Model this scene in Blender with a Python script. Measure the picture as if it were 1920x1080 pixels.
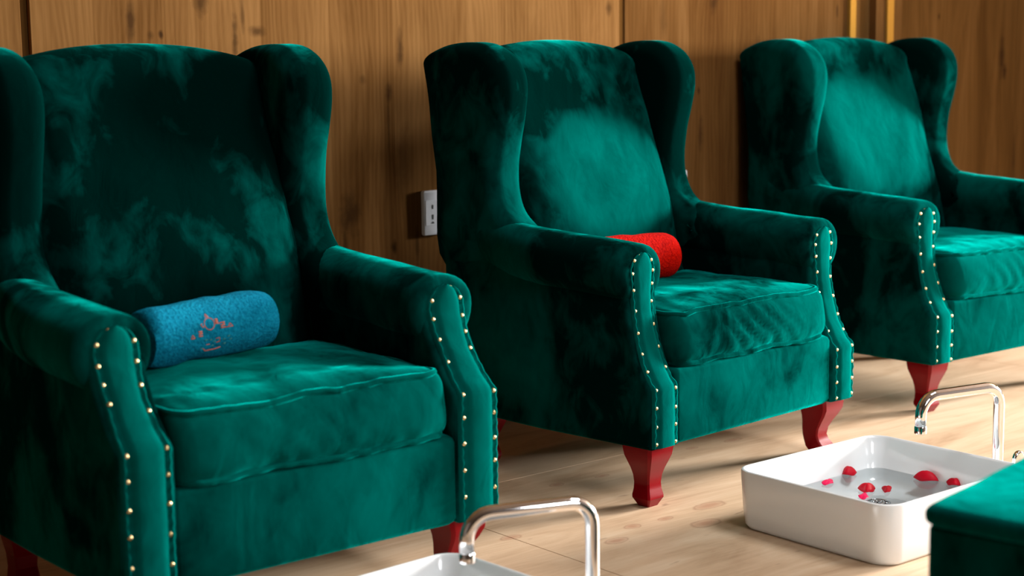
import bpy, math, random
from mathutils import Vector, Matrix, noise

for o in list(bpy.data.objects):
    bpy.data.objects.remove(o)
scene = bpy.context.scene
C = scene.collection

# ------------------------------------------------------------------ camera
cam_d = bpy.data.cameras.new('camera')
cam = bpy.data.objects.new('camera', cam_d)
C.objects.link(cam)
FW = Vector((0.62865559, 0.76402569, -0.14510994))
RT = Vector((0.77100506, -0.63671245, -0.0121841))
UP = Vector((0.10170227, 0.10422089, 0.98934051))
m = Matrix((RT, UP, -FW)).transposed().to_4x4()
m.translation = Vector((-1.56086, -2.42463, 1.04832))
cam.matrix_world = m
cam_d.sensor_width = 36.0
cam_d.lens = 3098.24 / 1920 * 36
cam_d.clip_start = 0.05
cam_d.dof.use_dof = True
cam_d.dof.focus_distance = 3.75
cam_d.dof.aperture_fstop = 3.0
scene.camera = cam

# ------------------------------------------------------------------ light
W = bpy.data.worlds.new('world')
scene.world = W
W.use_nodes = True
bg = W.node_tree.nodes['Background']
bg.inputs[0].default_value = (0.75, 0.85, 1.0, 1)
bg.inputs[1].default_value = 0.2


def area(name, loc, direction, sx, sy, energy, color, spread=180):
    d = bpy.data.lights.new(name, 'AREA')
    d.shape = 'RECTANGLE'
    d.size = sx
    d.size_y = sy
    d.energy = energy
    d.color = color
    d.spread = math.radians(spread)
    o = bpy.data.objects.new(name, d)
    o.location = loc
    o.rotation_euler = Vector(direction).to_track_quat('-Z', 'Y').to_euler()
    C.objects.link(o)
    return o


# daylight standing in the two window openings (right wall, front wall)
area('window_and_fill_light', (10.2, -1.75, 1.9), (-1, 0, 0), 2.2, 2.0, 4700, (1.0, 0.98, 0.95))
area('window_and_fill_light', (0.75, -3.62, 1.8), (0, 1, 0), 0.9, 1.2, 72, (0.95, 0.975, 1.0))
# overhead fill light added above the foot basins, set in a ceiling gap
area('window_and_fill_light', (2.3, -1.6, 3.66), (0, 0, -1), 1.3, 1.0, 120, (0.93, 0.97, 1.0))

vs = scene.view_settings
vs.view_transform = 'Standard'
vs.look = 'None'
vs.exposure = 0.0
vs.gamma = 1.0
vs.use_curve_mapping = False


# ------------------------------------------------------------------ helpers
def tag(o, label=None, cat=None, group=None, kind=None):
    if label:
        o['label'] = label
    if cat:
        o['category'] = cat
    if group:
        o['group'] = group
    if kind:
        o['kind'] = kind
    return o


def empty(name, loc=(0, 0, 0), rz=0.0):
    o = bpy.data.objects.new(name, None)
    o.empty_display_size = 0.05
    o.location = loc
    o.rotation_euler = (0, 0, rz)
    C.objects.link(o)
    return o


def link(name, me, parent=None, loc=None, rot=None):
    o = bpy.data.objects.new(name, me)
    C.objects.link(o)
    if parent is not None:
        o.parent = parent
    if loc is not None:
        o.location = loc
    if rot is not None:
        o.rotation_euler = rot
    return o


def mesh(name, verts, faces, mat, smooth=True, angle=None):
    me = bpy.data.meshes.new(name)
    me.from_pydata([tuple(v) for v in verts], [], faces)
    me.validate()
    import bmesh
    bm = bmesh.new()
    bm.from_mesh(me)
    bmesh.ops.recalc_face_normals(bm, faces=bm.faces)
    bm.to_mesh(me)
    bm.free()
    me.materials.append(mat)
    if smooth:
        me.polygons.foreach_set('use_smooth', [True] * len(me.polygons))
        if angle is not None:
            me.set_sharp_from_angle(angle=math.radians(angle))
    me.update()
    return me


class MB:
    """collects closed shapes for one mesh"""

    def __init__(self):
        self.v = []
        self.f = []

    def add(self, v, f):
        n = len(self.v)
        self.v += [Vector(p) for p in v]
        self.f += [tuple(i + n for i in q) for q in f]
        return self

    def box(self, x0, x1, y0, y1, z0, z1):
        v = [(x, y, z) for z in (z0, z1) for y in (y0, y1) for x in (x0, x1)]
        return self.add(v, [(0, 2, 3, 1), (4, 5, 7, 6), (0, 1, 5, 4), (2, 6, 7, 3), (0, 4, 6, 2), (1, 3, 7, 5)])

    def rings(self, rings, cap=True, closed=False):
        n = len(rings[0])
        v = [p for r in rings for p in r]
        f = []
        k = len(rings)
        for i in range(k if closed else k - 1):
            a, b = i * n, ((i + 1) % k) * n
            for j in range(n):
                f.append((a + j, a + (j + 1) % n, b + (j + 1) % n, b + j))
        if cap and not closed:
            f.append(tuple(range(n - 1, -1, -1)))
            f.append(tuple((k - 1) * n + j for j in range(n)))
        return self.add(v, f)

    def grid(self, rows, wrap_u=False):
        n = len(rows[0])
        v = [p for r in rows for p in r]
        f = []
        for i in range(len(rows) - 1):
            for j in range(n if wrap_u else n - 1):
                f.append((i * n + j, i * n + (j + 1) % n, (i + 1) * n + (j + 1) % n, (i + 1) * n + j))
        return self.add(v, f)

    def tube(self, path, r, n=10, closed=False):
        path = [Vector(p) for p in path]
        k = len(path)
        rr = r if isinstance(r, (list, tuple)) else [r] * k
        tans = []
        for i in range(k):
            a = path[(i - 1) % k] if (closed or i > 0) else path[i]
            b = path[(i + 1) % k] if (closed or i < k - 1) else path[i]
            tans.append((b - a).normalized())
        up = Vector((0, 0, 1)) if abs(tans[0].z) < 0.9 else Vector((0, 1, 0))
        nrm = tans[0].cross(up).normalized()
        rings = []
        for i in range(k):
            nrm = (nrm - tans[i] * nrm.dot(tans[i])).normalized()
            bn = tans[i].cross(nrm)
            rings.append([path[i] + (nrm * math.cos(t) + bn * math.sin(t)) * rr[i]
                          for t in [2 * math.pi * j / n for j in range(n)]])
        return self.rings(rings, cap=not closed, closed=closed)

    def mesh(self, name, mat, smooth=True, angle=None):
        return mesh(name, self.v, self.f, mat, smooth, angle)


def lerp_tab(x, xs, ys):
    if x <= xs[0]:
        return ys[0]
    for i in range(1, len(xs)):
        if x <= xs[i]:
            t = (x - xs[i - 1]) / (xs[i] - xs[i - 1])
            return ys[i - 1] + (ys[i] - ys[i - 1]) * t
    return ys[-1]


def spline(pts, per=6, closed=True):
    """Catmull-Rom through 2D points"""
    n = len(pts)
    out = []
    rng = range(n) if closed else range(n - 1)
    for i in rng:
        p0 = pts[(i - 1) % n] if closed or i > 0 else pts[i]
        p1 = pts[i]
        p2 = pts[(i + 1) % n]
        p3 = pts[(i + 2) % n] if closed or i < n - 2 else p2
        for k in range(per):
            t = k / per
            out.append(tuple(0.5 * (2 * p1[a] + (p2[a] - p0[a]) * t + (2 * p0[a] - 5 * p1[a] + 4 * p2[a] - p3[a]) * t * t
                                    + (-p0[a] + 3 * p1[a] - 3 * p2[a] + p3[a]) * t ** 3) for a in (0, 1)))
    if not closed:
        out.append(tuple(pts[-1]))
    return out


def rounded_slab(mb, poly, a, b, r, place, n=5):
    N = len(poly)
    area2 = sum(poly[i][0] * poly[(i + 1) % N][1] - poly[(i + 1) % N][0] * poly[i][1] for i in range(N))
    sg = 1 if area2 > 0 else -1
    nor = []
    for i in range(N):
        p, q = poly[(i - 1) % N], poly[(i + 1) % N]
        d = Vector((q[0] - p[0], q[1] - p[1]))
        d = d.normalized() if d.length > 1e-9 else Vector((1, 0))
        nor.append(Vector((-d.y, d.x)) * sg)
    R = r if isinstance(r, (list, tuple)) else [r] * N
    rings = []

    def ring(t, far):
        out = []
        for i in range(N):
            q = R[i]
            ins = q * (1 - math.sin(t))
            off = q * (1 - math.cos(t))
            c = (b - off) if far else (a + off)
            out.append(place(poly[i][0] + nor[i].x * ins, poly[i][1] + nor[i].y * ins, c))
        return out
    # t: 0 = cap (inset r, at the end plane), pi/2 = full outline
    for k in range(n + 1):
        rings.append(ring(math.pi / 2 * k / n, False))
    for k in range(n, -1, -1):
        rings.append(ring(math.pi / 2 * k / n, True))
    mb.rings(rings)


def rrect(x0, x1, y0, y1, r, n=6):
    pts = []
    for cx, cy, a0 in ((x1 - r, y0 + r, -90), (x1 - r, y1 - r, 0), (x0 + r, y1 - r, 90), (x0 + r, y0 + r, 180)):
        for k in range(n + 1):
            t = math.radians(a0 + 90 * k / n)
            pts.append((cx + r * math.cos(t), cy + r * math.sin(t)))
    return pts


# ------------------------------------------------------------------ materials
def new_mat(name):
    mt = bpy.data.materials.new(name)
    mt.use_nodes = True
    nt = mt.node_tree
    b = nt.nodes['Principled BSDF']
    return mt, nt, b


def N(nt, typ, **kw):
    n = nt.nodes.new(typ)
    for k, val in kw.items():
        setattr(n, k, val)
    return n


def L(nt, a, b):
    nt.links.new(a, b)


def math_node(nt, op, a, b=None, clamp=False):
    n = N(nt, 'ShaderNodeMath', operation=op)
    n.use_clamp = clamp
    for i, val in enumerate((a, b)):
        if val is None:
            continue
        if isinstance(val, (int, float)):
            n.inputs[i].default_value = val
        else:
            L(nt, val, n.inputs[i])
    return n.outputs[0]


def ramp(nt, fac, stops):
    n = N(nt, 'ShaderNodeValToRGB')
    e = n.color_ramp.elements
    while len(e) > 1:
        e.remove(e[-1])
    e[0].position, e[0].color = stops[0][0], (*stops[0][1], 1)
    for p, c in stops[1:]:
        x = e.new(p)
        x.color = (*c, 1)
    L(nt, fac, n.inputs[0])
    return n.outputs[0]


def mix_rgb(nt, fac, a, b, blend='MIX'):
    n = N(nt, 'ShaderNodeMix', data_type='RGBA', blend_type=blend)
    if isinstance(fac, (int, float)):
        n.inputs[0].default_value = fac
    else:
        L(nt, fac, n.inputs[0])
    for sock, val in ((n.inputs[6], a), (n.inputs[7], b)):
        if isinstance(val, (tuple, list)):
            sock.default_value = (*val[:3], 1)
        else:
            L(nt, val, sock)
    return n.outputs[2]


def coords(nt, scale=(1, 1, 1), loc=(0, 0, 0), kind='Object'):
    t = N(nt, 'ShaderNodeTexCoord')
    mp = N(nt, 'ShaderNodeMapping')
    mp.inputs['Scale'].default_value = scale
    mp.inputs['Location'].default_value = loc
    L(nt, t.outputs[kind], mp.inputs[0])
    return mp.outputs[0]


def tex_noise(nt, vec, scale, detail=4, rough=0.55, dist=0.0):
    n = N(nt, 'ShaderNodeTexNoise')
    n.inputs['Scale'].default_value = scale
    n.inputs['Detail'].default_value = detail
    n.inputs['Roughness'].default_value = rough
    n.inputs['Distortion'].default_value = dist
    L(nt, vec, n.inputs['Vector'])
    return n.outputs['Fac']


def bump(nt, b, height, strength=0.3, dist=0.01):
    n = N(nt, 'ShaderNodeBump')
    n.inputs['Strength'].default_value = strength
    n.inputs['Distance'].default_value = dist
    L(nt, height, n.inputs['Height'])
    L(nt, n.outputs[0], b.inputs['Normal'])


def velvet(name, seed, bias=0.0, lit_patch=None):
    """short-pile velvet: almost black pile seen end-on, bright sheen where the brushed nap catches the light;
    bias darkens or lightens a whole piece, painting its shade or light into the colour, lit_patch = (x, z, rx, rz, amount) is a brighter patch painted in as light on the backrest"""
    mt, nt, b = new_mat(name)
    vec = coords(nt, (1, 1, 0.7), (seed * 3.1, seed * 1.7, seed))
    n1 = tex_noise(nt, vec, 4.2, 4, 0.5, 0.7)
    n2 = tex_noise(nt, vec, 15, 4, 0.6, 0.8)
    s = math_node(nt, 'ADD', math_node(nt, 'MULTIPLY', n1, 0.68), math_node(nt, 'MULTIPLY', n2, 0.32))
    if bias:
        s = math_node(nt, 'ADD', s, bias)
    if lit_patch:
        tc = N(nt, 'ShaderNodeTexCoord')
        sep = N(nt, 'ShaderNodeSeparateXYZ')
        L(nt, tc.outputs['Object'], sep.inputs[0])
        dx = math_node(nt, 'DIVIDE', math_node(nt, 'SUBTRACT', sep.outputs[0], lit_patch[0]), lit_patch[2])
        dz = math_node(nt, 'DIVIDE', math_node(nt, 'SUBTRACT', sep.outputs[2], lit_patch[1]), lit_patch[3])
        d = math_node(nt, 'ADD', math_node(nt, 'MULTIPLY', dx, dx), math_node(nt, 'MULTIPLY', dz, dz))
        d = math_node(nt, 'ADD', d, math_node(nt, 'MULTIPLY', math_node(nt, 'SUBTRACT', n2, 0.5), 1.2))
        k = math_node(nt, 'MULTIPLY', math_node(nt, 'SUBTRACT', 1.6, d, True), lit_patch[4])
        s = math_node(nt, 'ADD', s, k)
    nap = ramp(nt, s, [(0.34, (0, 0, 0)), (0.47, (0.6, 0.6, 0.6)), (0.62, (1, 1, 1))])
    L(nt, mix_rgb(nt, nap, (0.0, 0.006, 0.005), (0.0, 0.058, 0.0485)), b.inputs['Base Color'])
    b.inputs['Roughness'].default_value = 0.9
    b.inputs['Specular IOR Level'].default_value = 0.0
    b.inputs['Sheen Weight'].default_value = 1.0
    b.inputs['Sheen Roughness'].default_value = 0.40
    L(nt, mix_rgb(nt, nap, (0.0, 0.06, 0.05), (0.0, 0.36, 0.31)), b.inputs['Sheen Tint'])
    fine = tex_noise(nt, vec, 420, 2, 0.5)
    wr = tex_noise(nt, coords(nt, (1.0, 1.0, 0.6), (seed, 0, 0)), 14, 3, 0.5, 1.2)
    h = math_node(nt, 'ADD', math_node(nt, 'MULTIPLY', fine, 0.06), wr)
    bump(nt, b, h, 0.2, 0.012)
    return mt


def plain(name, col, rough=0.5, metal=0.0, spec=0.5, coat=0.0):
    mt, nt, b = new_mat(name)
    b.inputs['Base Color'].default_value = (*col, 1)
    b.inputs['Roughness'].default_value = rough
    b.inputs['Metallic'].default_value = metal
    b.inputs['Specular IOR Level'].default_value = spec
    b.inputs['Coat Weight'].default_value = coat
    b.inputs['Coat Roughness'].default_value = 0.08
    return mt


def oak(name, knots, base=((0.085, 0.036, 0.010), (0.15, 0.071, 0.022), (0.21, 0.106, 0.036)), board=0.197, shift=0.0):
    """oak laminate: vertical boards with grain and dark knots, world-sized object coordinates (x along the wall, z up)"""
    mt, nt, b = new_mat(name)
    tc = N(nt, 'ShaderNodeTexCoord')
    sep = N(nt, 'ShaderNodeSeparateXYZ')
    L(nt, tc.outputs['Object'], sep.inputs[0])
    x, z = sep.outputs[0], sep.outputs[2]
    idx = math_node(nt, 'FLOOR', math_node(nt, 'DIVIDE', math_node(nt, 'ADD', x, shift), board))
    wn = N(nt, 'ShaderNodeTexWhiteNoise', noise_dimensions='1D')
    L(nt, idx, wn.inputs['W'])
    rnd = wn.outputs['Value']
    off = math_node(nt, 'MULTIPLY', rnd, 17.0)
    cmb = N(nt, 'ShaderNodeCombineXYZ')
    L(nt, math_node(nt, 'ADD', x, off), cmb.inputs[0])
    L(nt, off, cmb.inputs[1])
    L(nt, math_node(nt, 'MULTIPLY', z, 0.13), cmb.inputs[2])
    grain = tex_noise(nt, cmb.outputs[0], 9, 5, 0.62, 0.8)
    cmb2 = N(nt, 'ShaderNodeCombineXYZ')
    L(nt, math_node(nt, 'ADD', x, off), cmb2.inputs[0])
    L(nt, off, cmb2.inputs[1])
    L(nt, math_node(nt, 'MULTIPLY', z, 0.02), cmb2.inputs[2])
    fibre = tex_noise(nt, cmb2.outputs[0], 190, 3, 0.65)
    cmb3 = N(nt, 'ShaderNodeCombineXYZ')
    L(nt, math_node(nt, 'ADD', x, off), cmb3.inputs[0])
    L(nt, off, cmb3.inputs[1])
    L(nt, math_node(nt, 'MULTIPLY', z, 0.22), cmb3.inputs[2])
    wave = N(nt, 'ShaderNodeTexWave', wave_type='BANDS', bands_direction='X')
    wave.inputs['Scale'].default_value = 20
    wave.inputs['Distortion'].default_value = 14
    wave.inputs['Detail'].default_value = 2
    wave.inputs['Detail Scale'].default_value = 0.5
    L(nt, cmb3.outputs[0], wave.inputs['Vector'])
    s = math_node(nt, 'ADD', math_node(nt, 'MULTIPLY', grain, 0.80), math_node(nt, 'MULTIPLY', wave.outputs['Fac'], 0.07))
    s = math_node(nt, 'ADD', s, math_node(nt, 'MULTIPLY', fibre, 0.14))
    s = math_node(nt, 'ADD', s, math_node(nt, 'MULTIPLY', math_node(nt, 'SUBTRACT', rnd, 0.5), 0.13))
    col = ramp(nt, s, [(0.30, base[0]), (0.50, base[1]), (0.70, base[2])])
    # knots
    wob = tex_noise(nt, tc.outputs['Object'], 26, 3, 0.6)
    wob = math_node(nt, 'MULTIPLY', math_node(nt, 'SUBTRACT', wob, 0.5), 1.5)
    total = None
    for (kx, kz, rx, rz, amt) in knots:
        dx = math_node(nt, 'DIVIDE', math_node(nt, 'SUBTRACT', x, kx), rx)
        dz = math_node(nt, 'DIVIDE', math_node(nt, 'SUBTRACT', z, kz), rz)
        d = math_node(nt, 'ADD', math_node(nt, 'MULTIPLY', dx, dx), math_node(nt, 'MULTIPLY', dz, dz))
        d = math_node(nt, 'ADD', math_node(nt, 'SQRT', d), wob)
        k = math_node(nt, 'MULTIPLY', math_node(nt, 'SUBTRACT', 1.25, d, True), amt)
        total = k if total is None else math_node(nt, 'MAXIMUM', total, k)
    if total is not None:
        col = mix_rgb(nt, total, col, (0.028, 0.013, 0.006))
    L(nt, col, b.inputs['Base Color'])
    b.inputs['Roughness'].default_value = 0.7
    b.inputs['Specular IOR Level'].default_value = 0.0
    bump(nt, b, s, 0.12, 0.003)
    return mt


def plywood(name, knots):
    mt, nt, b = new_mat(name)
    tc = N(nt, 'ShaderNodeTexCoord')
    sep = N(nt, 'ShaderNodeSeparateXYZ')
    L(nt, tc.outputs['Object'], sep.inputs[0])
    x, y = sep.outputs[0], sep.outputs[1]
    v1 = coords(nt, (0.22, 1, 1))
    g1 = tex_noise(nt, v1, 7, 5, 0.6, 1.6)
    g2 = tex_noise(nt, coords(nt, (0.06, 1, 1)), 90, 3, 0.6)
    g3 = tex_noise(nt, coords(nt, (1, 1, 1)), 2.2, 3, 0.5)
    s = math_node(nt, 'ADD', math_node(nt, 'MULTIPLY', g1, 0.6), math_node(nt, 'MULTIPLY', g2, 0.2))
    s = math_node(nt, 'ADD', s, math_node(nt, 'MULTIPLY', g3, 0.3))
    col = ramp(nt, s, [(0.38, (0.40, 0.25, 0.145)), (0.54, (0.56, 0.385, 0.245)), (0.70, (0.66, 0.49, 0.335))])
    wob = math_node(nt, 'MULTIPLY', math_node(nt, 'SUBTRACT', tex_noise(nt, tc.outputs['Object'], 30, 3, 0.6), 0.5), 0.7)
    tot = rim = None
    for (kx, ky, rx, ry) in knots:
        dx = math_node(nt, 'DIVIDE', math_node(nt, 'SUBTRACT', x, kx), rx)
        dy = math_node(nt, 'DIVIDE', math_node(nt, 'SUBTRACT', y, ky), ry)
        d = math_node(nt, 'ADD', math_node(nt, 'MULTIPLY', dx, dx), math_node(nt, 'MULTIPLY', dy, dy))
        d = math_node(nt, 'ADD', math_node(nt, 'SQRT', d), wob)
        k = math_node(nt, 'SUBTRACT', 1.3, d, True)
        tot = k if tot is None else math_node(nt, 'MAXIMUM', tot, k)
        q = math_node(nt, 'SUBTRACT', 1.0, math_node(nt, 'MULTIPLY', math_node(nt, 'ABSOLUTE', math_node(nt, 'SUBTRACT', d, 1.0)), 6), True)
        rim = q if rim is None else math_node(nt, 'MAXIMUM', rim, q)
    col = mix_rgb(nt, math_node(nt, 'MULTIPLY', tot, 0.55), col, (0.36, 0.15, 0.085))
    col = mix_rgb(nt, math_node(nt, 'MULTIPLY', rim, 0.35), col, (0.20, 0.085, 0.045))
    # small dark flecks
    fl = tex_noise(nt, coords(nt, (0.35, 1, 1)), 32, 2, 0.5)
    fm = ramp(nt, fl, [(0.70, (0, 0, 0)), (0.76, (1, 1, 1))])
    col = mix_rgb(nt, math_node(nt, 'MULTIPLY', fm, 0.45), col, (0.16, 0.075, 0.04))
    L(nt, col, b.inputs['Base Color'])
    b.inputs['Roughness'].default_value = 0.5
    b.inputs['Specular IOR Level'].default_value = 0.3
    bump(nt, b, s, 0.08, 0.003)
    return mt


def terry(name, c0, c1):
    mt, nt, b = new_mat(name)
    v = coords(nt)
    n1 = tex_noise(nt, v, 160, 3, 0.7)
    n2 = tex_noise(nt, v, 14, 3, 0.6)
    s = math_node(nt, 'ADD', math_node(nt, 'MULTIPLY', n1, 0.7), math_node(nt, 'MULTIPLY', n2, 0.3))
    L(nt, ramp(nt, s, [(0.36, c0), (0.62, c1)]), b.inputs['Base Color'])
    b.inputs['Roughness'].default_value = 0.95
    b.inputs['Specular IOR Level'].default_value = 0.05
    b.inputs['Sheen Weight'].default_value = 0.12
    b.inputs['Sheen Tint'].default_value = (*c1, 1)
    bump(nt, b, n1, 0.8, 0.006)
    return mt


KN = [(0.224, 1.115, 0.012, 0.05, 0.75), (0.406, 1.158, 0.02, 0.03, 0.7), (0.30, 1.084, 0.006, 0.010, 0.9), (0.272, 1.082, 0.008, 0.012, 0.5),
      (0.497, 1.076, 0.008, 0.06, 0.7), (0.56, 1.09, 0.022, 0.014, 0.7), (0.987, 1.046, 0.010, 0.05, 0.7), (0.752, 0.894, 0.013, 0.022, 0.8),
      (0.948, 0.925, 0.011, 0.028, 0.7), (0.816, 0.62, 0.032, 0.058, 0.75), (0.80, 0.55, 0.008, 0.05, 0.6), (0.956, 0.523, 0.010, 0.018, 0.85),
      (1.03, 0.52, 0.008, 0.05, 0.6), (0.867, 0.966, 0.010, 0.012, 0.4), (0.99, 0.76, 0.03, 0.09, 0.35), (0.52, 1.13, 0.006, 0.04, 0.5), (0.945, 0.85, 0.006, 0.08, 0.4),
      (1.73, 1.15, 0.012, 0.02, 0.6)]
KN2 = [(2.747, 1.148, 0.006, 0.02, 0.8), (2.364, 0.99, 0.02, 0.06, 0.7), (2.165, 1.17, 0.02, 0.03, 0.6), (2.101, 0.906, 0.006, 0.012, 0.8),
       (2.11, 0.77, 0.012, 0.05, 0.6), (1.95, 1.12, 0.015, 0.05, 0.3)]
KN3 = [(3.682, 0.985, 0.016, 0.085, 0.8), (3.70, 0.93, 0.012, 0.03, 0.9), (3.776, 0.62, 0.006, 0.10, 0.7), (3.16, 0.93, 0.014, 0.03, 0.5), (3.3, 1.13, 0.006, 0.012, 0.8)]
FK = [(0.872, 0.126, 0.022, 0.014), (0.969, 0.121, 0.020, 0.011), (1.01, 0.037, 0.04, 0.022), (1.625, 0.526, 0.03, 0.014), (1.48, 0.537, 0.018, 0.010),
      (0.977, 0.499, 0.02, 0.012), (1.114, 0.486, 0.02, 0.01), (0.774, 0.072, 0.03, 0.016), (0.621, 0.241, 0.026, 0.014), (1.118, 0.13, 0.045, 0.02)]

M_oak_a = oak('oak_panel', KN, shift=0.02)
M_oak_b = oak('oak_panel', KN2, base=((0.058, 0.023, 0.0065), (0.098, 0.044, 0.013), (0.136, 0.066, 0.0215)), shift=0.11)  # darker copy of the oak, the wall's light falloff put into its colour
M_oak_c = oak('oak_panel', KN3, base=((0.064, 0.029, 0.008), (0.112, 0.054, 0.0156), (0.156, 0.078, 0.025)), shift=0.06)  # also darkened to carry the dimmer light towards the right
M_oak_d = oak('oak_wall', [])
M_batten = plain('pine_batten', (0.40, 0.20, 0.034), 0.7, 0, 0.0)
M_dkbatten = plain('brown_batten', (0.085, 0.038, 0.010), 0.7, 0, 0.0)
M_ply = plywood('plywood', FK)
M_sub = plain('subfloor', (0.10, 0.065, 0.04), 0.9)
M_plaster = plain('ceiling_board', (0.10, 0.065, 0.04), 0.9)
M_dark = plain('dark_stained_boards', (0.045, 0.028, 0.018), 0.7)
M_winframe = plain('window_frame', (0.10, 0.06, 0.035), 0.5)
# one velvet per upholstered piece, light and shade painted in by bias and backrest patch
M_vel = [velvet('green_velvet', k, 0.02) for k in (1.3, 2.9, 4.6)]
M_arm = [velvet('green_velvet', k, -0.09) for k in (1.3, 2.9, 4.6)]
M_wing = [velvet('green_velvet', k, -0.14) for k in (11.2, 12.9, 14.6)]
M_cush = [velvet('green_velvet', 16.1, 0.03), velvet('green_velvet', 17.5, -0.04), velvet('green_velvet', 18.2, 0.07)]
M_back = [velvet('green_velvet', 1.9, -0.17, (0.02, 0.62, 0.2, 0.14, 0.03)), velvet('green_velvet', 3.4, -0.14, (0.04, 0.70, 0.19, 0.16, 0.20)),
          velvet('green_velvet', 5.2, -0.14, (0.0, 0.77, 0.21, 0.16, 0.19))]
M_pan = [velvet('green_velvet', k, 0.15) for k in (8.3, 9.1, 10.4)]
M_vel_ott = velvet('green_velvet', 7.7, -0.03)
M_mah = plain('red_mahogany', (0.17, 0.0015, 0.004), 0.22, 0, 0.15)
M_brass = plain('brass', (0.66, 0.50, 0.25), 0.3, 1.0)
M_chrome = plain('chrome', (0.86, 0.87, 0.89), 0.06, 1.0)
M_cer = plain('white_ceramic', (0.80, 0.815, 0.82), 0.12, 0, 0.5, 0.5)
M_plastic = plain('white_plastic', (0.80, 0.83, 0.90), 0.4)
M_black = plain('black_slot', (0.01, 0.01, 0.01), 0.6)
M_blue = terry('blue_terry', (0.0, 0.12, 0.22), (0.005, 0.27, 0.42))
M_red = terry('red_terry', (0.26, 0.0005, 0.0003), (0.56, 0.005, 0.0005))
M_emb = plain('orange_thread', (0.50, 0.10, 0.035), 0.8)
M_embg = plain('green_thread', (0.03, 0.20, 0.17), 0.8)
M_petal = plain('rose_petal', (0.50, 0.002, 0.016), 0.5, 0, 0.15)
M_petal2 = plain('pink_rose_petal', (0.75, 0.006, 0.085), 0.5, 0, 0.15)

M_water, nt, b = new_mat('water')
nt.nodes.remove(b)
tr = N(nt, 'ShaderNodeBsdfTransparent')
tr.inputs[0].default_value = (0.93, 0.965, 0.97, 1)
gl = N(nt, 'ShaderNodeBsdfGlossy')
gl.inputs['Roughness'].default_value = 0.02
fr = N(nt, 'ShaderNodeFresnel')
fr.inputs[0].default_value = 1.33
mx = N(nt, 'ShaderNodeMixShader')
L(nt, fr.outputs[0], mx.inputs[0])
L(nt, tr.outputs[0], mx.inputs[1])
L(nt, gl.outputs[0], mx.inputs[2])
bn = N(nt, 'ShaderNodeBump')
bn.inputs['Strength'].default_value = 0.1
bn.inputs['Distance'].default_value = 0.004
L(nt, tex_noise(nt, coords(nt), 18, 2, 0.5), bn.inputs['Height'])
L(nt, bn.outputs[0], gl.inputs['Normal'])
L(nt, mx.outputs[0], nt.nodes['Material Output'].inputs[0])

# ------------------------------------------------------------------ the room
WY = 1.12
XL, XR, YF, ZC = -5.2, 10.1, -3.5, 3.6

# back wall: carcass with oak panels and battens in front
wb = link('wall_back', MB().box(XL, XR, WY + 0.03, WY + 0.15, -0.05, ZC).mesh('wall_back', M_oak_d, False))
tag(wb, kind='structure')


def wall_piece(name, x0, x1, y0, mat, label=None):
    me = MB()
    poly = rrect(x0, x1, y0, WY + 0.032, 0.0015, 2)
    me.rings([[(p[0], p[1], z) for p in poly] for z in (0.0, ZC)])
    o = link(name, me.mesh(name, mat, False), wb)
    if label:
        o['label'] = label
    return o


wall_piece('panel', XL, -1.262, WY, M_oak_b)
wall_piece('panel', -1.24, -0.043, WY - 0.004, M_oak_a)
wall_piece('seam_strip', -0.043, -0.020, WY + 0.012, M_dkbatten, 'dark recessed seam strip')
wall_piece('panel', -0.020, 1.771, WY, M_oak_a)
wall_piece('seam_strip', 1.771, 1.792, WY + 0.003, M_dkbatten, 'brown seam strip')
wall_piece('panel', 1.792, 2.800, WY, M_oak_b)
wall_piece('batten', 2.800, 2.830, WY - 0.012, M_batten, 'pale pine batten')
wall_piece('panel', 2.830, 2.941, WY + 0.022, M_oak_c, 'dark recessed board')
wall_piece('panel', 2.941, 2.992, WY - 0.006, M_oak_b, 'narrow oak board')
wall_piece('batten', 2.992, 3.027, WY - 0.014, M_batten, 'pale pine batten')
wall_piece('panel', 3.027, XR, WY + 0.004, M_oak_c)

# floor: plywood sheets
fl = link('floor', MB().box(XL, XR, YF, WY + 0.15, -0.08, -0.018).mesh('floor', M_sub, False))
tag(fl, kind='structure')
G = 0.0012
for x0, x1, ys in ((-5.2, -1.82, (-3.5, -2.28, -1.06, 0.16, 1.149)), (-1.82, 0.62, (-3.5, -2.26, -1.04, 0.185, 1.149)),
                   (0.62, 3.06, (-3.5, -3.05, -1.83, -0.61, 0.61, 1.149)), (3.06, 5.5, (-3.5, -2.26, -1.04, 0.185, 1.149)), (5.5, 7.94, (-3.5, -3.05, -1.83, -0.61, 0.61, 1.149)), (7.94, 10.1, (-3.5, -3.05, -1.83, -0.61, 0.61, 1.149))):
    for y0, y1 in zip(ys[:-1], ys[1:]):
        link('plywood_sheet', MB().box(x0 + G, x1 - G, y0 + G, y1 - G, -0.018, 0.0).mesh('plywood_sheet', M_ply, False), fl)

cl = MB()
for x0, x1, y0, y1 in ((XL, 1.65, YF, WY + 0.15), (2.95, XR, YF, WY + 0.15), (1.65, 2.95, YF, -2.1), (1.65, 2.95, -1.1, WY + 0.15)):  # gap in the middle left for the added fill light
    cl.box(x0, x1, y0, y1, ZC, ZC + 0.05)
tag(link('ceiling', cl.mesh('ceiling', M_plaster, False)), kind='structure')
tag(link('wall_left', MB().box(XL - 0.1, XL, YF, WY + 0.15, -0.05, ZC).mesh('wall_left', M_dark, False)), kind='structure')


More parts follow.
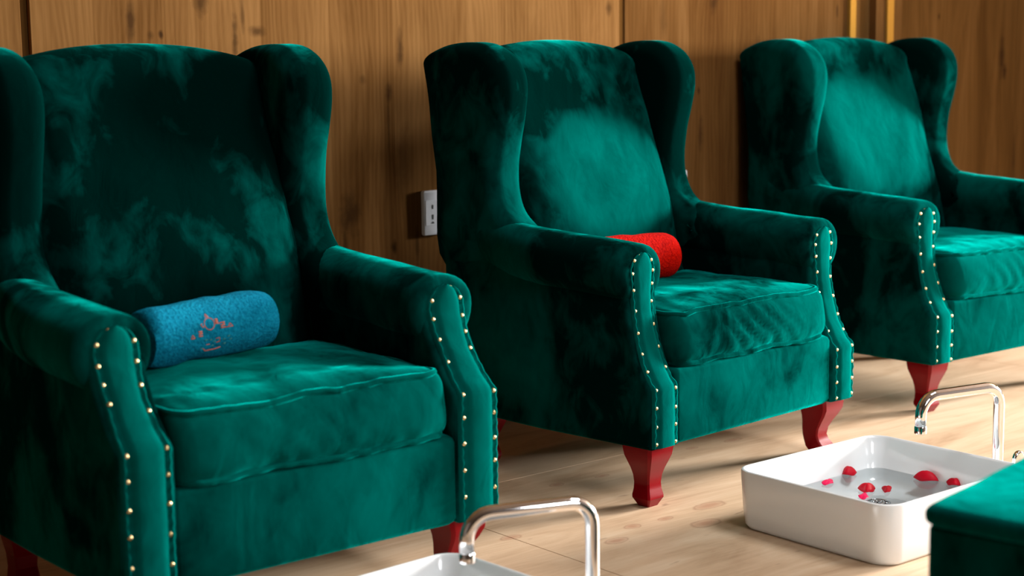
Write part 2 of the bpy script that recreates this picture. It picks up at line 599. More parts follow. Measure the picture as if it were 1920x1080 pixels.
def wall_with_holes(name, horizontal, c0, c1, a0, a1, holes, mat):
    mb = MB()
    spans, x = [], a0
    for (h0, h1, z0, z1) in holes:
        spans += [(x, h0, -0.05, ZC), (h0, h1, -0.05, z0), (h0, h1, z1, ZC)]
        x = h1
    spans.append((x, a1, -0.05, ZC))
    for (s0, s1, q0, q1) in spans:
        if horizontal:
            mb.box(s0, s1, c0, c1, q0, q1)
        else:
            mb.box(c0, c1, s0, s1, q0, q1)
    return tag(link(name, mb.mesh(name, mat, False)), kind='structure')


def window(name, horizontal, c0, c1, h0, h1, z0, z1, bars):
    mb = MB()
    t = 0.035
    def bx(s0, s1, q0, q1):
        if horizontal:
            mb.box(s0, s1, c0, c1, q0, q1)
        else:
            mb.box(c0, c1, s0, s1, q0, q1)
    for k in range(bars + 1):
        p = h0 + (h1 - h0 - t) * k / bars
        bx(p, p + t, z0, z1)
    bx(h0 + t, h1 - t, z0, z0 + t)
    bx(h0 + t, h1 - t, z1 - t, z1)
    return tag(link(name, mb.mesh(name, M_winframe, False)), kind='structure')


wall_with_holes('wall_right', False, XR, XR + 0.1, YF, WY + 0.15, [(-2.85, -0.65, 0.9, 2.9)], M_dark)
wall_with_holes('wall_front', True, YF - 0.1, YF, XL, XR, [(0.3, 1.2, 1.2, 2.4)], M_dark)
tag(link('wall_light_block', MB().box(4.0, 4.12, 0.60, WY + 0.03, 0.0, ZC).mesh('wall_light_block', M_oak_d, False)), kind='structure')  # unseen pier added to keep the right window's light off the back wall
window('window_1', False, XR + 0.02, XR + 0.07, -2.85, -0.65, 0.9, 2.9, 2)
window('window_2', True, YF - 0.07, YF - 0.02, 0.3, 1.2, 1.2, 2.4, 1)

# ------------------------------------------------------------------ armchairs
SET_B = ([.147, .283, .287, .30, .32, .345, .37, .40, .45, .50, .62], [0, 0, .002, .014, .027, .039, .048, .057, .067, .07, .07])
SET_A = ([.147, .396, .400, .415, .44, .47, .50, .54, .62], [0, 0, .002, .022, .044, .065, .082, .097, .10])
H0 = 0.147       # underside of the upholstery


def rear_y(z):
    return 0.656 + (z - 0.147) * 0.121


def front_path(tab, z0=0.150, z1=0.592, n=44):
    """points (y, z) up the arm front"""
    out = []
    for k in range(n + 1):
        z = z0 + (z1 - z0) * k / n
        # light smoothing keeps the shoulder crisp
        y = sum(lerp_tab(z + d, *tab) for d in (-0.0035, 0, 0.0035)) / 3
        out.append((y, z))
    return out


def half_width(z, z1, hw):
    """half width of the arm front panel, rounded at the top"""
    r = hw
    if z > z1 - r:
        q = (z - (z1 - r)) / r
        return hw * math.sqrt(max(0.0, 1 - q * q))
    return hw


def panel_w(z, kind):
    if kind == 'A':
        return lerp_tab(z, [.15, .40, .47, .56, .60], [.047, .047, .040, .047, .047])
    return lerp_tab(z, [.15, .29, .42, .47, .55, .60], [.042, .042, .036, .035, .045, .045])


def wob(p, sc, amp, seed=0.0):
    return amp * noise.noise(Vector((p[0] * sc + seed, p[1] * sc - seed, p[2] * sc + seed * 0.37)))


def nail_mesh():
    mb = MB()
    rings = []
    r = 0.0051
    for k in range(5):
        t = math.pi / 2 * k / 4.4
        rings.append([(r * math.cos(t) * math.cos(a), -r * 0.75 * math.sin(t), r * math.cos(t) * math.sin(a))
                      for a in [2 * math.pi * j / 8 for j in range(8)]])
    mb.rings(rings)
    return mb.mesh('nail', M_brass)


NAIL = nail_mesh()


def make_arm(kind, s, mat, pmat, root, nails_in, nails_out, vseed):
    tab = SET_A if kind == 'A' else SET_B
    cxp = 0.3465          # centre line of the panel
    # side slab
    prof = [(y + 0.004, z) for y, z in front_path(tab, H0, 0.56, 40)]
    prof += [(0.30, 0.565), (0.60, 0.58), (rear_y(0.58) - 0.004, 0.58), (rear_y(0.36) - .002, 0.36), (rear_y(H0), H0), (0.35, H0 - 0.004)]
    mb = MB()
    rounded_slab(mb, prof, 0.292, 0.397, 0.010, lambda a, b, c: (s * (c - (0.022 * max(0, min(1, (b - 0.34) / 0.2)) * max(0, min(1, (a - 0.1) / 0.3)) if c > 0.34 else 0)), a, b), 4)
    # roll
    d0 = tab[1][-1]
    zc0 = 0.548 if kind == 'A' else 0.540
    sec = []
    for k in range(30):
        t = 2 * math.pi * k / 30
        ct, st = math.cos(t), math.sin(t)
        rx = 0.0755
        x = cxp + rx * abs(ct) ** 0.9 * (1 if ct > 0 else -1)
        z = zc0 + (0.064 if st > 0 else 0.075) * abs(st) ** 0.95 * (1 if st > 0 else -1)
        sec.append((x, z))
    rings = []
    rr = 0.022
    st = []
    for k in range(6):
        t = math.pi / 2 * k / 5
        st.append((d0 - 0.002 + rr * (1 - math.cos(t)), rr * (1 - math.sin(t))))
    for y in [0.16, 0.22, 0.28, 0.34, 0.40, 0.46, 0.52, 0.58, 0.64]:
        st.append((y, 0.0))
    for y, ins in st:
        ring = []
        for (x, z) in sec:
            dx, dz = x - cxp, z - zc0
            if dx > 0:
                dx *= 1 - 0.55 * max(0.0, min(1.0, (y - 0.34) / 0.22))
            ln = math.hypot(dx, dz)
            f = (ln - ins) / ln
            zz = zc0 + dz * f + 0.048 * max(0, y - d0) + 0.02 * max(0, (y - 0.40) / 0.2) ** 2
            p = (cxp + dx * f, y, zz)
            w = wob(p, 9, 0.0035, vseed + s)
            ring.append((s * (p[0] + w), p[1], p[2] + w * 0.7))
        rings.append(ring)
    mb.rings(rings)
    arm = link('arm', mb.mesh('arm', mat, True, 50), root)
    # front panel: raised pad with a groove along each nail line
    ztop = 0.594 if kind == 'A' else 0.586
    path = front_path(tab, 0.150, ztop, 90)
    us = [-1, -0.93, -0.84, -0.74, -0.62, -0.35, 0, 0.35, 0.62, 0.74, 0.84, 0.93, 1]
    hs = [-0.006, 0.0030, 0.0040, -0.0005, 0.0055, 0.0075, 0.008, 0.0075, 0.0055, -0.0005, 0.0040, 0.0030, -0.006]
    rows = []
    for i, (y, z) in enumerate(path):
        y2, z2 = path[min(i + 1, len(path) - 1)]
        y1, z1 = path[max(i - 1, 0)]
        tng = Vector((y2 - y1, z2 - z1)).normalized()
        nrm = Vector((-tng.y, tng.x))         # pointing to the front (minus y)
        hw = max(0.004, half_width(z, ztop, panel_w(z, kind)))
        row = []
        for u, h in zip(us, hs):
            hh = h + wob((u * 0.05, y, z), 30, 0.0016, vseed * 2 + s)
            if 0.65 < abs(u) < 0.95:      # gathers between the nails
                hh += 0.0013 * math.sin(2 * math.pi * z / 0.021 + u * 3) + wob((u, y, z), 60, 0.0012, vseed)
            row.append((s * cxp + u * hw, y + nrm.x * hh, z + nrm.y * hh))
        rows.append(row)
    pm = MB().grid(rows)
    pan = link('arm_panel', pm.mesh('arm_panel', pmat), arm)
    # nails
    def put(z, u):
        y = sum(lerp_tab(z + d, *tab) for d in (-0.0035, 0, 0.0035)) / 3
        ya = lerp_tab(z - 0.01, *tab)
        yb = lerp_tab(z + 0.01, *tab)
        tilt = math.atan2(yb - ya, 0.02)
        hw = half_width(z, ztop, panel_w(z, kind))
        nx = s * cxp + u * hw
        link('nail', NAIL, arm, (nx, y - 0.0015, z), (-tilt, 0, 0))
    for z in nails_in:
        put(z, -s * 0.78)
    for z in nails_out:
        put(z, s * 0.78)
    put(ztop - 0.007, -s * 0.25)
    put(ztop - 0.007, s * 0.45)
    return arm


def make_wing(s, mat, root, vseed):
    ctrl = [(0.699, 0.50), (0.727, 0.74), (0.752, 0.93), (0.762, 0.985), (0.764, 1.012), (0.742, 1.030), (0.69, 1.051), (0.634, 1.058), (0.575, 1.052), (0.525, 1.026), (0.496, 0.985),
            (0.490, 0.935), (0.500, 0.875), (0.516, 0.815), (0.525, 0.755), (0.521, 0.70), (0.500, 0.652), (0.455, 0.618), (0.415, 0.59), (0.42, 0.52)]
    poly = spline(ctrl, 5)
    R = []
    for (y, z) in poly:
        f = min(1.0, max(0.0, (0.74 - y) / 0.12))
        R.append(0.006 + 0.034 * f)
    mb = MB()

    def place(a, b, c):
        w = wob((c, a, b), 10, 0.003, vseed + s * 2)
        bow = 0.010 * math.sin(max(0, min(1, (b - 0.6) / 0.45)) * math.pi) * max(0, (0.66 - a) / 0.17)
        return (s * (c - bow + w), a, b)
    rounded_slab(mb, poly, 0.268, 0.380, R, place, 7)
    return link('wing', mb.mesh('wing', mat, True, 60), root)


def make_backrest(mat, root, vseed):
    nu = 30
    rows = []
    zf = [0.30, 0.45, 0.65, 0.85, 1.0, 1.06]
    yf = [0.415, 0.447, 0.500, 0.566, 0.622, 0.645]
    for i in range(nu + 1):
        u = -1 + 2 * i / nu
        x = 0.292 * u
        au = abs(u)
        ztop = 1.062 - 0.042 * au ** 2.3
        row = []
        edge = max(0.0, (au - 0.72) / 0.28)
        def fy(z):
            puff = 0.020 * math.exp(-((z - 0.62) / 0.16) ** 2) * (1 - au ** 3)
            return lerp_tab(z, zf, yf) - puff + 0.038 * edge ** 2
        rad = 0.052
        nz = 34
        for k in range(nz + 1):
            z = 0.30 + (ztop - rad - 0.30) * k / nz
            p = (x, fy(z), z)
            row.append((x, p[1] + wob(p, 7, 0.008, vseed) + wob((p[0] * 1.8, p[1], p[2]), 22, 0.0028, vseed + 5), z))
        yA = row[-1][1]
        zc = ztop - rad
        yB = rear_y(zc)
        for k in range(1, 10):
            t = math.pi * k / 10
            cy = (yA + yB) / 2
            row.append((x, cy - (yB - yA) / 2 * math.cos(t), zc + rad * math.sin(t) ** 0.8))
        for k in range(12):
            z = zc + (H0 - zc) * k / 11
            row.append((x, rear_y(z), z))
        rows.append(row)
    mb = MB().grid(rows)
    n = len(rows[0])
    # side caps (hidden in the wings)
    mb.f.append(tuple(range(n)))
    mb.f.append(tuple(nu * n + j for j in range(n - 1, -1, -1)))
    return link('backrest', mb.mesh('backrest', mat, True, 60), root)


def cushion_pt(p, hx, y0, y1, z0, z1, r, vseed, fold):
    """deform a point of a rounded box into a soft seat cushion"""
    x, y, z = p
    u = x / hx
    v = (y - (y0 + y1) / 2) / ((y1 - y0) / 2)
    w = (z - z0) / (z1 - z0)
    crown = (1 - min(1, abs(u)) ** 2.6) * (1 - min(1, abs(v)) ** 4)
    z2 = z + (0.020 * crown if w > 0.5 else 0)
    y2 = y
    if v < -0.6:
        y2 = y - 0.016 * math.sin(max(0, min(1, w)) * math.pi) * (1 - abs(u) ** 6) + 0.022 * max(0, w - 0.3)
        f = math.exp(-((u + 0.05) / 0.55) ** 2) * fold
        y2 += f * 0.006 * math.sin(26 * (u * 1.2 + 0.55 * w) + 2.5 * noise.noise(Vector((u * 3, w * 2, vseed)))) * math.sin(max(0, min(1, w)) * math.pi)
    q = wob((x, y, z), 8, 0.007, vseed) + wob((x * 1.5, y, z), 20, 0.0025, vseed + 3)
    return (x, y2 + q * 0.5, z2 + q)


def make_cushion(mat, root, vseed, fold, z0=0.316, z1=0.447):
    hx, y0, y1, r = 0.289, 0.006, 0.47, 0.030
    mb = MB()
    nx, ny, nz = 44, 26, 12

    def rb(px, py, pz):
        core = Vector((max(-hx + r, min(hx - r, px)), max(y0 + r, min(y1 - r, py)), max(z0 + r, min(z1 - r, pz))))
        d = Vector((px, py, pz)) - core
        if d.length > 1e-6:
            d = d.normalized() * r
        return cushion_pt(core + d, hx, y0, y1, z0, z1, r, vseed, fold)

    def side(A, B, na, nb, fn):
        rows = []
        for i in range(na + 1):
            rows.append([rb(*fn(i / na, j / nb)) for j in range(nb + 1)])
        mb.grid(rows)
    X = lambda t: -hx + 2 * hx * t
    Y = lambda t: y0 + (y1 - y0) * t
    Z = lambda t: z0 + (z1 - z0) * t
    side(0, 0, nx, ny, lambda a, b: (X(a), Y(b), z1))
    side(0, 0, nx, ny, lambda a, b: (X(a), Y(b), z0))
    side(0, 0, nx, nz, lambda a, b: (X(a), y0, Z(b)))
    side(0, 0, nx, nz, lambda a, b: (X(a), y1, Z(b)))
    side(0, 0, ny, nz, lambda a, b: (-hx, Y(a), Z(b)))
    side(0, 0, ny, nz, lambda a, b: (hx, Y(a), Z(b)))
    me = mb.mesh('seat_cushion', mat)
    import bmesh
    bm = bmesh.new()
    bm.from_mesh(me)
    bmesh.ops.remove_doubles(bm, verts=bm.verts, dist=0.0004)
    bmesh.ops.recalc_face_normals(bm, faces=bm.faces)
    bm.to_mesh(me)
    bm.free()
    me.polygons.foreach_set('use_smooth', [True] * len(me.polygons))
    cu = link('seat_cushion', me, root)
    for zz in (z1 - 0.007, z0 + 0.007):
        path = []
        for (px, py) in rrect(-hx, hx, y0, y1, r + 0.006, 6):
            path.append((px, py))
        dense = []
        for i in range(len(path)):
            a, b_ = path[i], path[(i + 1) % len(path)]
            k = max(1, int(math.hypot(b_[0] - a[0], b_[1] - a[1]) / 0.012))
            dense += [(a[0] + (b_[0] - a[0]) * t / k, a[1] + (b_[1] - a[1]) * t / k) for t in range(k)]
        ins = 0.010
        pts = [cushion_pt((px * (1 - ins / hx), y0 + ins * 0.5 + (py - y0) * (1 - ins / (y1 - y0)), zz), hx, y0, y1, z0, z1, r, vseed, fold) for px, py in dense]
        link('piping', MB().tube(pts, 0.0062, 6, True).mesh('piping', mat), cu)
    return cu


def make_leg(front, s):
    """square cabriole leg, curving out at the knee and at the foot; local origin on the floor"""
    if front:
        tab = [(0.150, .045, .000), (0.138, .0445, .001), (0.122, .042, .002), (0.105, .036, .000), (0.088, .030, -.004), (0.070, .0255, -.008), (0.052, .0235, -.009),
               (0.038, .0245, -.006), (0.026, .0275, -.001), (0.020, .0275, .000), (0.000, .0165, .000)]
    else:
        tab = [(0.150, .036, .020), (0.120, .034, .014), (0.095, .029, .002), (0.070, .024, -.010), (0.045, .0225, -.010), (0.028, .025, .000), (0.020, .025, .002), (0.0, .016, .003)]
    rings = []
    for z, h, o in tab:
        ch = 0.16 * h
        pts = [(-h + ch, -h), (h - ch, -h), (h, -h + ch), (h, h - ch), (h - ch, h), (-h + ch, h), (-h, h - ch), (-h, -h + ch)]
        ox, oy = (s * o, -o) if front else (s * o * 0.3, -o)
        rings.append([(p[0] + ox, p[1] + oy, z) for p in pts])
    # finer: interpolate rings
    fine = []
    for a, b_ in zip(rings[:-1], rings[1:]):
        fine.append(a)
    fine.append(rings[-1])
    return MB().rings(fine).mesh('leg', M_mah, True, 30)


def make_chair(idx, loc, rz, kind, label, fold):
    mat = M_vel[idx]
    root = empty('wingback_armchair', loc, rz)
    tag(root, label, 'armchair', 'green velvet armchairs along the oak wall')
    vs_ = idx * 4.7 + 1.3
    # seat base with front rail
    mb = MB()
    poly = rrect(-0.300, 0.300, 0.006, 0.66, 0.012, 3)
    rings = []
    for z, ins in ((H0 - 0.002, 0.010), (H0 + 0.004, 0.003), (H0 + 0.010, 0.0), (0.22, 0.0), (0.306, 0.0), (0.314, 0.003), (0.318, 0.010)):
        rings.append([(p[0] * (1 - ins / 0.3), p[1] + ins * (1 if p[1] < 0.3 else -1), z) for p in poly])
    mb.rings(rings)
    link('seat_base', mb.mesh('seat_base', mat, True, 50), root)
    if kind == 'A':
        zi = [.565, .53, .492, .452, .397, .352, .302, .25, .198]
        zo = [.565, .53, .50, .47, .395, .352, .303, .258, .205]
    else:
        zi = [.566, .542, .512, .472, .42, .37, .325, .281, .237, .197, .157]
        zo = [.569, .540, .502, .455, .406, .36, .322, .284, .243, .20, .16]
    for s in (-1, 1):
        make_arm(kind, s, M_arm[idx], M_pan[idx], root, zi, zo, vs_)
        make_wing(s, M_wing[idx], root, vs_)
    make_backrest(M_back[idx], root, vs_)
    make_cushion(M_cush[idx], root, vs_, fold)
    for s in (-1, 1):
        link('leg', make_leg(True, s), root, (s * 0.335, 0.062, 0))
        link('leg', make_leg(False, s), root, (s * 0.315, 0.615, 0))
    return root


make_chair(0, (0, 0, 0), -0.0019, 'A', 'green velvet wingback armchair with a rolled blue towel on its seat', 0.25)
make_chair(1, (1.3564, 0.1927, 0), 0.0821, 'B', 'green velvet wingback armchair with a red towel on its seat, in the middle', 1.0)
make_chair(2, (2.6235, 0.3291, 0), -0.0180, 'B', 'green velvet wingback armchair with an empty seat, beside the pale wall battens', 0.35)


# ------------------------------------------------------------------ towels
def towel(name, mat, length, ra, rb_, seed):
    """rolled towel along x: spiral cross-section, flattened underneath; origin at the middle of its underside"""
    n_s = 30
    turns = 2.6
    outline = []
    K = 64
    th = 0.013
    outer, inner = [], []
    for k in range(K + 1):
        t = k / K
        a = -math.pi * 0.15 + turns * 2 * math.pi * t
        r = 1.0 - 0.78 * t
        outer.append((math.cos(a) * r, math.sin(a) * r, t))
    rings = []
    for i in range(n_s + 1):
        u = -1 + 2 * i / n_s
        x = u * length / 2
        e = max(0, (abs(u) - 0.86) / 0.14)
        sc = 1 - 0.10 * e ** 2 + 0.03 * noise.noise(Vector((u * 2.2, seed, 0)))
        ring = []
        for side in (0, 1):
            seq = outer if side == 0 else outer[::-1]
            for (cy, cz, t) in seq:
                q = 1.0 if side == 0 else 1 - th / 0.05 / max(0.25, math.hypot(cy, cz))
                yy = cy * ra * sc * q
                zz = cz * rb_ * sc * q
                zz = max(zz, -0.80 * rb_ + 0.05 * zz)
                w = 0.0035 * noise.noise(Vector((x * 24, yy * 24, zz * 24 + seed)))
                ring.append((x + 0.010 * (1 - t) * (1 if u > 0 else -1) * abs(u) ** 8 + w * 0.5, yy + w, zz + w + 0.84 * rb_))
        rings.append(ring)
    o = link(name, MB().rings(rings).mesh(name, mat, True, 70))
    return o


def towel_surface(x, ang, ra, rb_, lift=0.0):
    r = 1.0 + lift / 0.05
    return Vector((x, math.cos(ang) * ra * r, math.sin(ang) * rb_ * r + 0.84 * rb_))


TA, TB, TL = 0.064, 0.068, 0.262
tw = towel('rolled_towel', M_blue, TL, TA, TB, 2.0)
tw.location = (-0.045, 0.335, 0.464)
tw.rotation_euler = (math.radians(2), math.radians(-1.5), math.radians(5))
tag(tw, 'rolled blue terry towel with an orange embroidered emblem on the armchair seat', 'towel')
# embroidery: strokes laid over the front of the roll; units of 1 = about one millimetre
strokes, greens = MB(), MB()


def stroke(mb, pts, r):
    P = []
    for a, b_ in zip(pts[:-1], pts[1:]):
        for k in range(4):
            P.append((a[0] + (b_[0] - a[0]) * k / 4, a[1] + (b_[1] - a[1]) * k / 4))
    P.append(pts[-1])
    q = [towel_surface(x * 0.001, math.pi + 0.10 - (z * 0.001) / TB, TA, TB, 0.0030) for x, z in P]
    mb.tube(q, r * 0.001, 5)


def blob(mb, x, z, w, h):
    for k in range(3):
        zz = z - h / 2 + h * k / 2
        stroke(mb, [(x - w / 2, zz), (x + w / 2, zz)], 1.2)
    stroke(mb, [(x - w / 2, z - h / 2), (x + w / 2, z + h / 2)], 0.9)


cxe, cze = -33, 33
R8 = [(cxe + 11 * math.cos(t), cze + 11 * math.sin(t)) for t in [math.pi * 2 * k / 12 for k in range(13)]]
stroke(strokes, R8, 0.8)
stroke(strokes, [(cxe - 5, cze + 13), (cxe - 3, cze + 19), (cxe + 1, cze + 13), (cxe - 5, cze + 13)], 0.9)
stroke(strokes, [(cxe - 15, cze + 2), (cxe - 19, cze + 1), (cxe - 15, cze - 5), (cxe - 11, cze - 2)], 0.9)
blob(strokes, cxe + 16, cze + 3, 6, 6)
blob(strokes, cxe - 23, cze - 15, 8, 8)
blob(strokes, cxe + 28, cze - 6, 10, 9)
stroke(strokes, [(cxe + 12, cze - 2), (cxe + 24, cze - 2)], 0.8)
stroke(strokes, [(cxe - 44, cze - 21), (cxe - 40, cze - 15), (cxe - 36, cze - 21), (cxe - 44, cze - 21)], 0.9)
stroke(strokes, [(cxe + 34, cze - 11), (cxe + 50, cze - 11), (cxe + 44, cze - 5), (cxe + 40, cze - 11)], 0.9)
stroke(strokes, [(cxe - 18, cze - 42), (cxe - 14, cze - 47), (cxe + 6, cze - 47), (cxe + 20, cze - 45)], 0.9)
stroke(strokes, [(cxe - 12, cze - 36), (cxe - 4, cze - 36)], 0.7)
stroke(strokes, [(cxe + 10, cze - 28), (cxe + 18, cze - 27), (cxe + 18, cze - 34), (cxe + 10, cze - 35)], 0.7)
for gx, gz in ((-14, -28), (-4, -29), (4, -33), (26, -32), (36, -28), (-24, -42), (26, -40), (40, -34), (0, -40)):
    stroke(greens, [(cxe + gx, cze + gz), (cxe + gx + 5, cze + gz + 1)], 1.0)
e1 = link('emblem', strokes.mesh('emblem', M_emb), tw)
e1['label'] = 'orange embroidered emblem'
e2 = link('lettering', greens.mesh('lettering', M_embg), tw)
e2['label'] = 'small faded green stitching'

tr_ = towel('rolled_towel', M_red, 0.27, 0.062, 0.068, 7.0)
tag(tr_, 'rolled red terry towel half hidden behind the arm of the middle armchair', 'towel')
ch2 = Matrix.Translation((1.3564, 0.1927, 0)) @ Matrix.Rotation(0.0821, 4, 'Z')
tr_.location = ch2 @ Vector((-0.085, 0.350, 0.462))
tr_.rotation_euler = (0, math.radians(2), 0.0821 + math.radians(-6))


# ------------------------------------------------------------------ wall outlets
def outlet(x, z, label):
    root = empty('wall_outlet', (x, WY, z))
    tag(root, label, 'outlet', 'wall outlets behind the armchairs')
    mb = MB()
    rounded_slab(mb, rrect(-0.037, 0.037, -0.06, 0.06, 0.006, 4), -0.012, 0.0, 0.003, lambda a, b_, c: (a, c, b_), 3)
    link('cover_plate', mb.mesh('cover_plate', M_plastic, True, 40), root)
    mb = MB()
    rounded_slab(mb, rrect(-0.030, 0.018, -0.034, 0.034, 0.002, 2), -0.0128, -0.006, 0.0006, lambda a, b_, c: (a, c, b_), 2)
    ins = link('socket_insert', mb.mesh('socket_insert', M_plastic, False), root)
    for (w, h, zz) in ((0.0045, 0.011, 0.016), (0.005, 0.013, -0.011)):
        link('slot', MB().box(-w / 2 - 0.007, w / 2 - 0.007, -0.0133, -0.011, zz - h / 2, zz + h / 2).mesh('slot', M_black, False), ins)
    t = [(-0.0045, -0.0285), (-0.004, -0.0265), (0.0, -0.0225), (0.004, -0.0265), (0.0045, -0.0285)]
    link('slot', MB().rings([[(a - 0.007, y, b_) for a, b_ in t] for y in (-0.0133, -0.011)]).mesh('slot', M_black, False), ins)
    return root


outlet(1.081, 0.6085, 'white wall outlet with dark sockets between the blue towel chair and the middle chair')
outlet(2.005, 0.6085, 'sliver of a white wall outlet showing behind the wing of the middle chair')


# ------------------------------------------------------------------ foot basins
def make_basin(loc, label, rz=0.0):
    root = empty('foot_basin', loc, rz)
    tag(root, label, 'basin', 'white ceramic foot basins on the floor')
    hx, hy, H = 0.246, 0.213, 0.131
    mb = MB()
    prof = [(0.012, 0.000), (0.006, 0.002), (0.002, 0.010), (0.0, 0.04), (0.0, H - 0.006), (0.0015, H - 0.0015), (0.005, H), (0.008, H - 0.001), (0.0105, H - 0.005),
            (0.016, 0.080), (0.022, 0.045), (0.028, 0.033), (0.040, 0.025), (0.060, 0.022)]
    rings = []
    for ins, z in prof:
        r = max(0.02, 0.048 - ins * 0.5)
        taper = 0.006 * (1 - z / H)
        k = ins + taper
        rings.append([(p[0], p[1], z) for p in rrect(-hx + k, hx - k, -hy + k, hy - k, r, 8)])
    mb.rings(rings)
    body = link('bowl', mb.mesh('bowl', M_cer, True, 50), root)
    # drain strainer
    dm = MB()
    for r0, r1, z in ((0.024, 0.029, 0.0255), (0.012, 0.017, 0.0255)):
        ring = [[((r0 + r1) / 2 * math.cos(a) + (r1 - r0) / 2 * math.cos(q) * math.cos(a), (r0 + r1) / 2 * math.sin(a) + (r1 - r0) / 2 * math.cos(q) * math.sin(a), z + 0.002 * math.sin(q))
                 for q in [2 * math.pi * j / 6 for j in range(6)]] for a in [2 * math.pi * k / 24 for k in range(24)]]
        dm.rings(ring, cap=False, closed=True)
    for k in range(6):
        a = math.pi * 2 * k / 6
        dm.tube([(0.003 * math.cos(a), 0.003 * math.sin(a), 0.0255), (0.026 * math.cos(a), 0.026 * math.sin(a), 0.0255)], 0.0018, 5)
    d = link('drain', dm.mesh('drain', M_chrome), root, (0.070, 0.062, 0))
    d['label'] = 'chrome drain strainer'
    link('drain_hole', MB().tube([(0, 0, 0.0222), (0, 0, 0.0235)], 0.025, 20).mesh('drain_hole', M_black, False), d)
    return root


B2 = Vector((1.281, -0.229, 0))
B1 = Vector((-0.012, -0.300, 0))
make_basin(B2, 'white ceramic basin with water and rose petals in front of the middle armchair')
make_basin(B1, 'white ceramic basin with only its far corner in view at the bottom edge', math.radians(3))


def water(loc, name_label):
    k = 0.0200
    poly = rrect(-0.246 + k, 0.246 - k, -0.213 + k, 0.213 - k, 0.036, 8)
    mb = MB()
    mb.add([(p[0], p[1], 0.0) for p in poly], [tuple(range(len(poly)))])
    o = link('water', mb.mesh('water', M_water), None, (loc.x, loc.y, 0.058))
    return tag(o, name_label, 'water', kind='stuff')


water(B2, 'clear shallow water in the basin with rose petals')


def petal(px, py, w, d, cup, rot, mat, label, tilt=0.0):
    """cupped rose petal lying dome up on the water: broad tip, pinched base, wavy rim"""
    rnd = random.Random(int(px * 1000) + 7)
    ph = rnd.random() * 6
    rings = [[] for _ in range(5)]
    n = 20
    for j in range(n):
        t = 2 * math.pi * j / n
        rr = 1.0 + 0.10 * math.sin(3 * t + ph) + 0.06 * math.sin(5 * t + 2 * ph)
        ex = math.cos(t)
        ey = math.sin(t) * (1.25 if math.sin(t) < 0 else 0.9)
        pin = 1 - 0.35 * max(0, -math.sin(t)) ** 2
        for k in range(5):
            q = (k + 1) / 5
            x, y = ex * rr * pin * q * w / 2, ey * rr * q * d / 2
            z = cup * (1 - q ** 2.2) + 0.0018 * math.sin(3 * t + ph) * q
            rings[k].append((x, y, z))
    v = [(0, 0, cup)] + [p for r in rings for p in r]
    f = [(0, 1 + j, 1 + (j + 1) % n) for j in range(n)]
    for k in range(4):
        for j in range(n):
            a0, b0 = 1 + k * n + j, 1 + k * n + (j + 1) % n
            f.append((a0, a0 + n, b0 + n, b0))
    o = link('rose_petal', mesh('rose_petal', v, f, mat), None, (px, py, 0.0605), (tilt, 0, rot))
    so = o.modifiers.new('thickness', 'SOLIDIFY')
    so.thickness = 0.0008
    so.offset = 1
    return tag(o, label, 'petal', 'rose petals floating in the basin')


petal(1.397, -0.046, 0.034, 0.040, 0.016, 2.4, M_petal, 'red rose petal standing farthest back toward the middle armchair')
petal(1.300, -0.066, 0.024, 0.040, 0.006, -1.2, M_petal2, 'pink rose petal floating nearest the left wall of the basin')
petal(1.318, -0.162, 0.036, 0.046, 0.014, -0.9, M_petal, 'largest red petal of the cluster above the drain')
petal(1.352, -0.190, 0.020, 0.050, 0.006, -0.95, M_petal, 'narrow red petal at the right of the cluster above the drain')
petal(1.268, -0.192, 0.022, 0.044, 0.003, -0.9, M_petal2, 'flat pink petal closest to the drain')
petal(1.488, -0.193, 0.042, 0.052, 0.018, 0.3, M_petal, 'large dark red petal floating in the right half of the basin')
petal(1.500, -0.262, 0.034, 0.034, 0.012, 1.3, M_petal, 'red petal half hidden by the basin rim beside the stool')


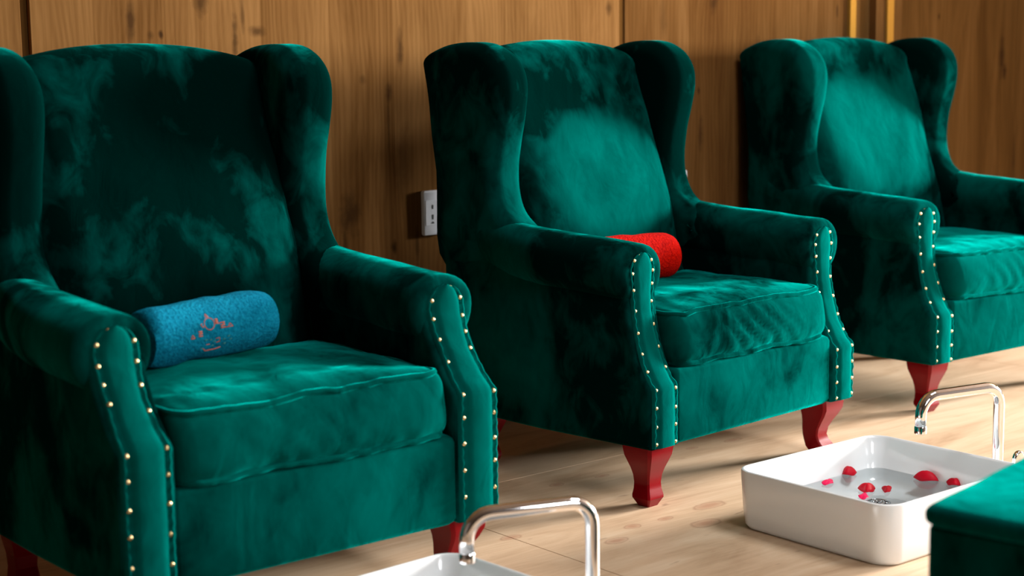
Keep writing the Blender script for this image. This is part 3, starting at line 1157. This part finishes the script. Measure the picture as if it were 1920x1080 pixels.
# ------------------------------------------------------------------ taps
def make_tap(px, py, az, label, reach=0.228, zc=0.276):
    root = empty('tap', (px, py, 0), az)
    tag(root, label, 'tap', 'chrome swan-neck taps')
    # post and spout: local -x is the way the spout points
    r, bend = 0.0125, 0.042
    link('flange', MB().tube([(0, 0, 0.0), (0, 0, 0.008), (0, 0, 0.012), (0, 0, 0.013)], [0.030, 0.030, 0.026, 0.014], 24).mesh('flange', M_chrome, True, 40), root)
    path = [(0, 0, 0.012), (0, 0, 0.10), (0, 0, zc - bend)]
    for k in range(1, 9):
        t = math.pi / 2 * k / 8
        path.append((-bend * (1 - math.cos(t)), 0, zc - bend + bend * math.sin(t)))
    path.append((-reach + bend, 0, zc))
    for k in range(1, 9):
        t = math.pi / 2 * k / 8
        path.append((-reach + bend - bend * math.sin(t), 0, zc - bend + bend * math.cos(t)))
    path.append((-reach, 0, zc - 0.068))
    sp = link('spout', MB().tube(path, r, 20).mesh('spout', M_chrome), root)
    link('aerator', MB().tube([(-reach, 0, zc - 0.064), (-reach, 0, zc - 0.066), (-reach, 0, zc - 0.080), (-reach, 0, zc - 0.081)], [0.0125, 0.0135, 0.0135, 0.011], 20).mesh('aerator', M_chrome, True, 40), sp)
    # lever: short body beside the post with a flat rounded handle
    hb = link('handle', MB().tube([(0.046, -0.012, 0.0), (0.046, -0.012, 0.05), (0.046, -0.012, 0.085), (0.046, -0.012, 0.088)], [0.017, 0.017, 0.016, 0.012], 20).mesh('handle', M_chrome, True, 40), root)
    mb = MB()
    pr = []
    for k in range(24):
        t = 2 * math.pi * k / 24
        pr.append((0.017 * math.cos(t), 0.024 * math.sin(t)))
    rounded_slab(mb, pr, -0.006, 0.006, 0.004, lambda a, b_, c: (0.052 + a, -0.012 + c, 0.108 + b_), 3)
    link('lever', mb.mesh('lever', M_chrome), hb)
    return root


make_tap(1.573, -0.324, -0.20, 'chrome swan-neck tap standing at the basin with rose petals', 0.228, 0.284)
make_tap(0.274, -0.402, -0.33, 'chrome swan-neck tap in the foreground before the blue towel chair', 0.226, 0.281)

# ------------------------------------------------------------------ stool
st = empty('storage_stool', (0.306, -1.05, 0), math.radians(11))
tag(st, 'low green velvet box stool with padded lid at the right edge', 'stool')
S = 0.46


def rbox(x0, x1, y0, y1, z0, z1, rc, re, seed, amp, crown=0.0):
    mb = MB()
    rings = []
    prof = []
    for k in range(6):
        t = math.pi / 2 * k / 5
        prof.append((re * (1 - math.sin(t)), z0 + re * (1 - math.cos(t))))
    for k in range(1, 5):
        prof.append((0.0, z0 + re + (z1 - z0 - 2 * re) * k / 5))
    for k in range(6):
        t = math.pi / 2 * k / 5
        prof.append((re * (1 - math.cos(t)), z1 - re + re * math.sin(t)))
    for k in range(1, 7):
        prof.append((re + (x1 - x0) * 0.45 * k / 6, z1 + crown * math.sin(math.pi / 2 * k / 6)))
    for ins, z in prof:
        w = 0.5 * (x1 - x0) - ins
        r = max(0.004, min(rc, w * 0.9))
        dens = []
        base = rrect(x0 + ins, x1 - ins, y0 + ins, y1 - ins, r, 5)
        for i in range(len(base)):
            a, b_ = base[i], base[(i + 1) % len(base)]
            k = 8 if i % 6 == 5 else 1
            dens += [(a[0] + (b_[0] - a[0]) * t / k, a[1] + (b_[1] - a[1]) * t / k) for t in range(k)]
        rings.append([(p[0] + wob((p[0], p[1], z), 9, amp, seed), p[1], z + wob((p[0], p[1], z), 9, amp, seed + 4)) for p in dens])
    mb.rings(rings)
    return mb


link('body', rbox(0.006, S - 0.006, -S + 0.006, -0.006, 0.0, 0.373, 0.018, 0.006, 3, 0.002).mesh('body', M_vel_ott, True, 60), st)
link('lid', rbox(0, S, -S, 0, 0.373, 0.403, 0.022, 0.013, 8, 0.002, 0.006).mesh('lid', M_vel_ott, True, 60), st)
